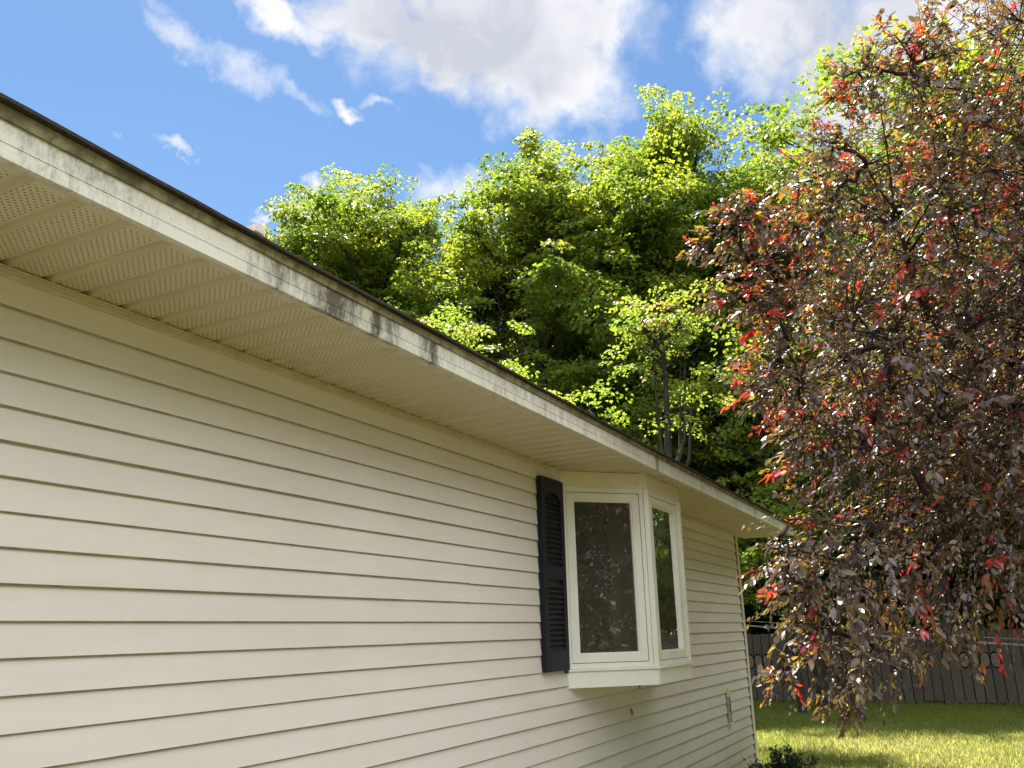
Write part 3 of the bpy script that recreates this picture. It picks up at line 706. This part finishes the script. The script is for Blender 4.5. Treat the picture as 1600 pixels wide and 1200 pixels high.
    np_mesh('crown', v, f, lt, leafm, np.repeat(cv, 4), root)
    return root
def copy_thing(src, loc, rz, sc, label, group=None):
    o = src.copy(); C.objects.link(o); o.location = loc; o.rotation_euler = (0, 0, rz); o.scale = (sc, sc, sc) if not hasattr(sc, '__len__') else sc; o['label'] = label
    if group: o['group'] = group
    elif 'group' in o: del o['group']
    for chd in list(src.children):
        c2 = chd.copy(); C.objects.link(c2); c2.parent = o
    return o
def at(az, d, z=0.): return (CX+d*math.cos(R(az)), CY+d*math.sin(R(az)), z)

# front row of the wood
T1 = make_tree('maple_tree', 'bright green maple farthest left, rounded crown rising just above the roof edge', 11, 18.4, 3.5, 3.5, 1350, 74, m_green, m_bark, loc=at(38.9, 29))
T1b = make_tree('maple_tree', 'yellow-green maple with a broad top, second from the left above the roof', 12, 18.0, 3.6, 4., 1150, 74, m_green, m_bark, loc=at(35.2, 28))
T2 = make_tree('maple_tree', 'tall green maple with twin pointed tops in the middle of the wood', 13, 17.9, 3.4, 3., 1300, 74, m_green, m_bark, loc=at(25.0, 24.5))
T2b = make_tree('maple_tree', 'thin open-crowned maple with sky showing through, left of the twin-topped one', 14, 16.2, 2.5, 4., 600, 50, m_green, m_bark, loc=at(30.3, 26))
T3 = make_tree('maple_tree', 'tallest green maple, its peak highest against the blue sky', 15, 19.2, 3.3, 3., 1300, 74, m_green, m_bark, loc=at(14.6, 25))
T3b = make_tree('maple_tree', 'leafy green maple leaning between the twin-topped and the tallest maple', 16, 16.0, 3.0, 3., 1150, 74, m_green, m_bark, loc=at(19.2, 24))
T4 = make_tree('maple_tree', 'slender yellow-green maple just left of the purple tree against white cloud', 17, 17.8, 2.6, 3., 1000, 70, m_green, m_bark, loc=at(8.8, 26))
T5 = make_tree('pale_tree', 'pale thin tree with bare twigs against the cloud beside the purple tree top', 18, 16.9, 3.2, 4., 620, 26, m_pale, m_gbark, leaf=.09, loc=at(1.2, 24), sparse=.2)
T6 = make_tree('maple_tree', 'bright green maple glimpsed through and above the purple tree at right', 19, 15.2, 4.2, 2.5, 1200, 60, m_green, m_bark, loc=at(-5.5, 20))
# saplings catching the sun in front of the wood
K1 = make_tree('sapling_maple', 'young maple with yellow-orange new leaves in front of the dark wood', 31, 8.2, .9, 6.2, 50, 68, m_young, m_bark, loc=at(17.9, 15.2), leaf=.078, clump_r=.34)
K2 = make_tree('sapling_maple', 'sunlit light green sapling peeping over the middle of the roof edge', 32, 7.8, 1.5, 3.9, 170, 74, m_young, m_bark, loc=at(32.6, 16.2), leaf=.078, clump_r=.36)
K3 = make_tree('sapling_maple', 'small bright green sapling low over the roof above the shutter', 33, 6.3, 1.0, 3.6, 120, 71, m_young, m_bark, loc=at(25.8, 15), leaf=.078, clump_r=.34)
K4 = make_tree('sapling_maple', 'small light green sapling just above the far end of the roof', 34, 4.5, 1.1, 1.6, 110, 42, m_young, m_bark, loc=at(10.4, 19.2), leaf=.09, clump_r=.30)
K5 = make_tree('sapling_maple', 'light green sapling half behind the left tips of the purple tree', 35, 9.4, 1.6, 3.2, 220, 46, m_young, m_bark, loc=at(9.0, 20.), leaf=.10, clump_r=.36)
# deeper trees, darker
D0 = make_tree('woodland_tree', 'dark tree standing deep in the wood behind the sunlit maples', 41, 16.5, 3.8, 2.0, 800, 60, m_dgreen, m_bark, leaf=.14, loc=at(22, 31), group='trees deep in the wood', clump_r=.5)
D1 = make_tree('woodland_tree', 'dark tree standing deep in the wood behind the sunlit maples', 42, 15, 3.6, 1.0, 800, 60, m_dgreen, m_bark, leaf=.14, loc=at(12, 31), group='trees deep in the wood', clump_r=.5)
rb = random.Random(21)
spots = [(5, 30), (-1, 32), (17, 34), (28, 33), (33, 36), (39, 38), (42, 37), (-7, 31), (-13, 28), (8, 37), (25, 38), (-4, 39), (14, 41), (20, 43), (31, 43), (3, 42), (37, 45), (-12, 38), (10.5, 46), (27, 48), (-18, 33)]
for i, (a_, d_) in enumerate(spots):
    copy_thing((D0, D1)[i % 2], at(a_, d_), rb.uniform(0, 6.28), rb.uniform(.85, 1.12), D0['label'], 'trees deep in the wood')
# low understory
B0 = make_tree('understory_bush', 'dark leafy bush under the trees behind the fence', 51, 4.6, 2.0, .3, 260, 60, m_dgreen, m_bark, leaf=.12, loc=at(11, 25), group='bushes behind the fence')
for i, (a_, d_) in enumerate([(8, 26.5), (4, 25), (0, 27), (-4, 25), (-8, 26), (14, 27), (17, 25.5), (21, 27), (24, 26), (28, 27.5), (12.5, 29), (6, 30), (2, 31), (-2, 30), (18.5, 30.5), (-12, 26)]):
    copy_thing(B0, at(a_, d_), rb.uniform(0, 6.28), rb.uniform(.8, 1.35), B0['label'], 'bushes behind the fence')
# added trees across the yard, out of view: shade the wall, mirror in the bay
for i, (x_, y_, s_) in enumerate([(3.2, -12.5, .52), (.2, -14.5, .5), (1.8, -17, .6), (-3.5, -17, .5), (8.0, -10.5, .62), (10.5, -9.5, .6), (14, -9.5, .66), (18, -10, .7), (22.5, -11, .75), (27, -10, .8), (12, -13, .8)]):
    copy_thing((D0, D1)[i % 2], (x_, y_, 0), i*1.3, s_, 'out-of-view tree added across the yard for wall shade and dim bay window reflection', 'trees added across the yard')

# ------------------------------------------------------------------ purple tree
pt = thing('purple_leaf_tree', 'large purple-leaved tree with red new shoots, drooping in from the right', 'tree', (6.9, -4.7, 0))
LOB = [(6.55,-3.07,3.79,1.47),(5.77,-3.02,5.03,0.72),(5.47,-2.39,4.22,0.72),(5.05,-1.95,4.10,0.33),(4.74,-1.58,4.02,0.14),(5.36,-2.01,3.27,0.60),
(5.00,-1.68,3.11,0.22),(5.81,-2.44,2.94,0.92),(5.21,-1.85,2.71,0.28),(5.10,-1.85,2.03,0.44),(4.86,-1.60,1.97,0.19),(5.64,-2.40,2.20,0.55),
(6.43,-2.98,2.75,0.80),(5.05,-1.74,1.60,0.20),(5.30,-1.92,1.55,0.20),(5.59,-2.24,1.68,0.18),(5.18,-1.76,1.34,0.08),(4.90,-1.66,3.74,0.24),(4.80,-1.55,4.02,0.18),(4.95,-1.70,3.40,0.18),(5.38,-2.63,5.26,0.27),
(5.16,-2.30,4.97,0.17),(5.08,-2.10,4.53,0.18),(4.88,-1.52,1.46,0.06),(6.02,-2.68,1.95,0.14),(4.72,-1.42,3.55,0.08),(4.64,-1.32,3.87,0.05),
(4.84,-1.54,3.01,0.08),(4.84,-1.62,3.51,0.13),(7.6,-4.6,4.2,1.7),(6.8,-5.8,3.6,1.3),(8.0,-3.6,3.6,1.2),(7.0,-4.0,5.6,1.0),(6.6,-4.4,2.8,1.0)]
def purple_tree():
    g = np.random.default_rng(77); tr0 = np.array([6.9, -4.7, 0.]); tm = MB()
    fork = np.array([6.8, -4.5, 1.5])
    tm.tube([tr0+[0, 0, -.1]-tr0, tr0+[.03, .02, .7]-tr0, fork-tr0], [.13, .105, .09], 10)
    nodes = [fork]                      # branch nodes for twig attachment
    for c in sorted(LOB, key=lambda c: -c[3]):
        c = np.array(c); ctr = c[:3]
        if c[3] >= 1.2: st0 = fork
        else:
            na = np.array(nodes); dn = ((na-ctr)**2).sum(1)+.6*((na-fork)**2).sum(1)*0+2.*np.maximum(0, na[:, 0]*0+((fork-ctr)**2).sum()**.5*0); st0 = na[np.argsort(dn)[min(len(na)-1, 3)]]
        mid = st0+(ctr-st0)*.5+np.array([0, 0, .12*np.linalg.norm(ctr-st0)])+g.normal(0, .08, 3)
        qs = np.linspace(0, 1, 9); path = [(1-q)**2*st0+2*q*(1-q)*mid+q*q*ctr+g.normal(0, .02, 3)*(q > 0) for q in qs]
        rb0 = .007+.030*min(1, c[3]**1.7); tm.tube([p-tr0 for p in path], [rb0*(1-q)+.006 for q in qs], 6); nodes += path[3:]
        for j in range(int(3+9*c[3])):
            dv = unit(g.normal(0, 1, 3)+unit(ctr-fork)*.5+np.array([0, 0, .1])); e = ctr+dv*c[3]*g.uniform(.5, .95); s = path[g.integers(4, 9)]
            m2 = (s+e)/2+np.array([0, 0, .08])+g.normal(0, .04, 3)
            pth = [(1-q)**2*s+2*q*(1-q)*m2+q*q*e for q in np.linspace(0, 1, 5)]
            tm.tube([p-tr0 for p in pth], [.009, .008, .006, .005, .003], 5); nodes += pth[2:]
    nodes = np.array(nodes)
    SB = []; SD = []; SRl = [] 
    for c in LOB:
        n = int(330*c[3]**2+220*c[3]**3+16*c[3]**.5+7)
        if c[1] < -3.9 or c[0] > 7.5: n = int(n*.7)
        dv = unit(g.normal(0, 1, (n, 3))); rr = c[3]*g.random(n)**.42*.92
        SRl.append(np.full(n, c[3])); SB.append(np.array(c[:3])+dv*rr[:, None]); SD.append(dv)
    SB = np.concatenate(SB); dv = np.concatenate(SD); ns = len(SB); SR = np.concatenate(SRl)
    out = unit(SB-np.array([7.2, -4.4, 3.2])); sdv = unit(out*.65+dv*.7+g.normal(0, .35, (ns, 3))+np.array([0, 0, -.08])*(1+2*(SB[:, 2:3] < 2.2)))
    sl_ = g.uniform(.16, .36, ns)*np.clip(.35+1.3*SR, 0, 1); 
    # twigs to the nearest branch node
    for i in range(ns):
        dd = ((nodes-SB[i])**2).sum(1); j = dd.argmin(); p = nodes[j]
        if dd[j] < .6:
            q = SB[i]; e = q+sdv[i]*sl_[i]*.9+np.array([0, 0, -.12*sl_[i]])
            tm.tube([p-tr0, (p+q)/2+[0, 0, .03]-tr0, q-tr0, e-tr0], [.0045, .0036, .003, .0012], 3)
    per = 15; idx = np.repeat(np.arange(ns), per); k = np.tile(np.arange(per), ns)/(per-1.); n = len(idx)
    pos = SB[idx]+sdv[idx]*(sl_[idx]*k)[:, None]+np.array([0, 0, -1.])*(.18*sl_[idx]*k**2)[:, None]+g.normal(0, .008, (n, 3))
    side = unit(np.cross(sdv[idx], g.normal(0, .3, (n, 3))+np.array([0, 0, 1.])))*np.where(np.arange(n) % 2, 1, -1)[:, None]
    d = unit(sdv[idx]*(.35+.6*k[:, None])+side*.8*(1.1-k[:, None]*.7)+np.array([0, 0, -.45])+g.normal(0, .28, (n, 3)))
    nr = unit(np.array([-.15, .1, 1.])+g.normal(0, .75, (n, 3)))
    sc = (.60+.80*g.random(ns)**2.6)[idx]; ln = .056*sc*g.uniform(.65, 1.25, n)*(1-.15*k); wd = ln*g.uniform(.36, .52, n)
    # colour value: tips of vigorous shoots red, inner leaves dark
    # distance from the crown surface: outermost shoots carry the red growth
    outer = (SR < .8) & (SB[:, 2] > 1.9); vig = g.random(ns)+.10*outer
    red = ((vig > .93) & (SB[:, 2]+g.normal(0, .3, ns) > 1.9))[idx] & (k > .35); orange = (vig > .80)[idx] & (k > .3)
    v = np.clip(g.normal(.28, .17, n), 0, .62)
    v = np.where(g.random(n) < .06, g.uniform(.55, .76, n), v)
    v = np.where(orange, np.clip(g.normal(.72, .08, n), .5, .86), v); v = np.where(red, np.clip(g.normal(.95, .05, n), .86, 1), v)
    s = unit(np.cross(d, nr)); n2 = np.cross(s, d)
    def P_(t, w, drop, lift=0): return pos+d*(ln*t)[:, None]+s*(wd*w)[:, None]-n2*(ln*drop)[:, None]+n2*(wd*lift)[:, None]
    curl = g.uniform(.02, .30, n); fold = g.uniform(.05, .22, n)
    V = np.stack([P_(0, 0, 0), P_(.33, .5, curl*.2, fold), P_(.33, 0, curl*.2), P_(.33, -.5, curl*.2, fold), P_(.68, .40, curl*.55, fold*.8), P_(.68, 0, curl*.55), P_(.68, -.40, curl*.55, fold*.8), P_(1, 0, curl)], 1)
    V -= tr0
    F_ = [0,2,1, 0,3,2]; Q_ = [1,2,5,4, 2,3,6,5]; E_ = [4,5,7, 5,6,7]
    b = np.arange(n)[:, None]*8
    f = np.concatenate([b+np.array(F_), b+np.array(Q_), b+np.array(E_)], 1).ravel(); lt = np.tile([3, 3, 4, 4, 3, 3], n)
    tm.build('trunk', m_pbark, pt, smooth=True)
    np_mesh('crown', V.reshape(-1, 3), f, lt, m_purple, np.repeat(v, 8), pt, smooth=True)
    print('purple leaves', n)
purple_tree()

# ------------------------------------------------------------------ dark shrub at the corner
sb = thing('evergreen_shrub', 'small dark evergreen shrub at the foot of the far house corner', 'shrub', (9.35, -.53, 0))
def shrub():
    g = np.random.default_rng(5); tm = MB(); B = []; D = []
    for i in range(75):
        az = g.uniform(0, 6.28); el = g.uniform(.35, 1.45); l = g.uniform(.32, .53)*(.75+.25*math.sin(el)); d = np.array([math.cos(az)*math.cos(el), math.sin(az)*math.cos(el), math.sin(el)]); e = d*l+[0, 0, .04]
        tm.tube([(0, 0, .0), e*.5, e], [.008, .006, .003], 4)
        q = g.uniform(.35, 1.05, 110); B.append(q[:, None]*e); D.append(np.repeat(d[None], 110, 0))
    B = np.concatenate(B); D = np.concatenate(D); n = len(B)
    d = unit(D*.8+g.normal(0, .6, (n, 3))); nr = unit(g.normal(0, .6, (n, 3))+[0, 0, 1]); ln = g.uniform(.030, .052, n)
    v, f, lt = quads_from(B+g.normal(0, .022, (n, 3)), d, nr, ln, ln*.45)
    tm.build('stem', m_bark, sb); np_mesh('foliage', v, f, lt, m_yew, np.repeat(g.random(n), 4), sb)
shrub()

# ------------------------------------------------------------------ grass
def grass():
    g = np.random.default_rng(9); n = 230000
    x = 8+13.6*g.random(n)**.8; y = -9+17*g.random(n)
    ok = ~((x < X1+.05) & (y > -.02)); x = x[ok]; y = y[ok]; n = len(x)
    a = g.uniform(0, 6.28, n); h = g.uniform(.028, .085, n)*(1+.5*(x > 21.2)); lean = g.normal(0, .45, (n, 2)); w = g.uniform(.003, .0065, n)
    b = np.stack([x, y, np.zeros(n)-.002], 1); s = np.stack([np.cos(a), np.sin(a), np.zeros(n)], 1)*w[:, None]
    tp = b+np.stack([lean[:, 0]*h, lean[:, 1]*h, h], 1); md = b+np.stack([lean[:, 0]*h*.3, lean[:, 1]*h*.3, h*.6], 1)
    v = np.stack([b-s, b+s, md+s*.8, md-s*.8, tp], 1).reshape(-1, 3); i = np.arange(n)[:, None]*5
    f = np.concatenate([i+np.array([0, 1, 2, 3]), i+np.array([3, 2, 4])], 1).ravel()
    pat = .5+.5*np.sin(x*1.3+1.7*np.sin(y*.9))*np.sin(y*1.1+x*.4)
    dry = ((x-15)**2/6+(y+1.8)**2/4) < 1.2
    val = np.clip(g.normal(.38, .2, n)+.22*(pat-.5)+.35*dry*g.random(n), 0, 1)
    tag(np_mesh('grass', v, f, np.tile([4, 3], n), m_blade, np.repeat(val, 5)), 'short sunlit yellow-green lawn grass', 'grass', kind='stuff')
grass()
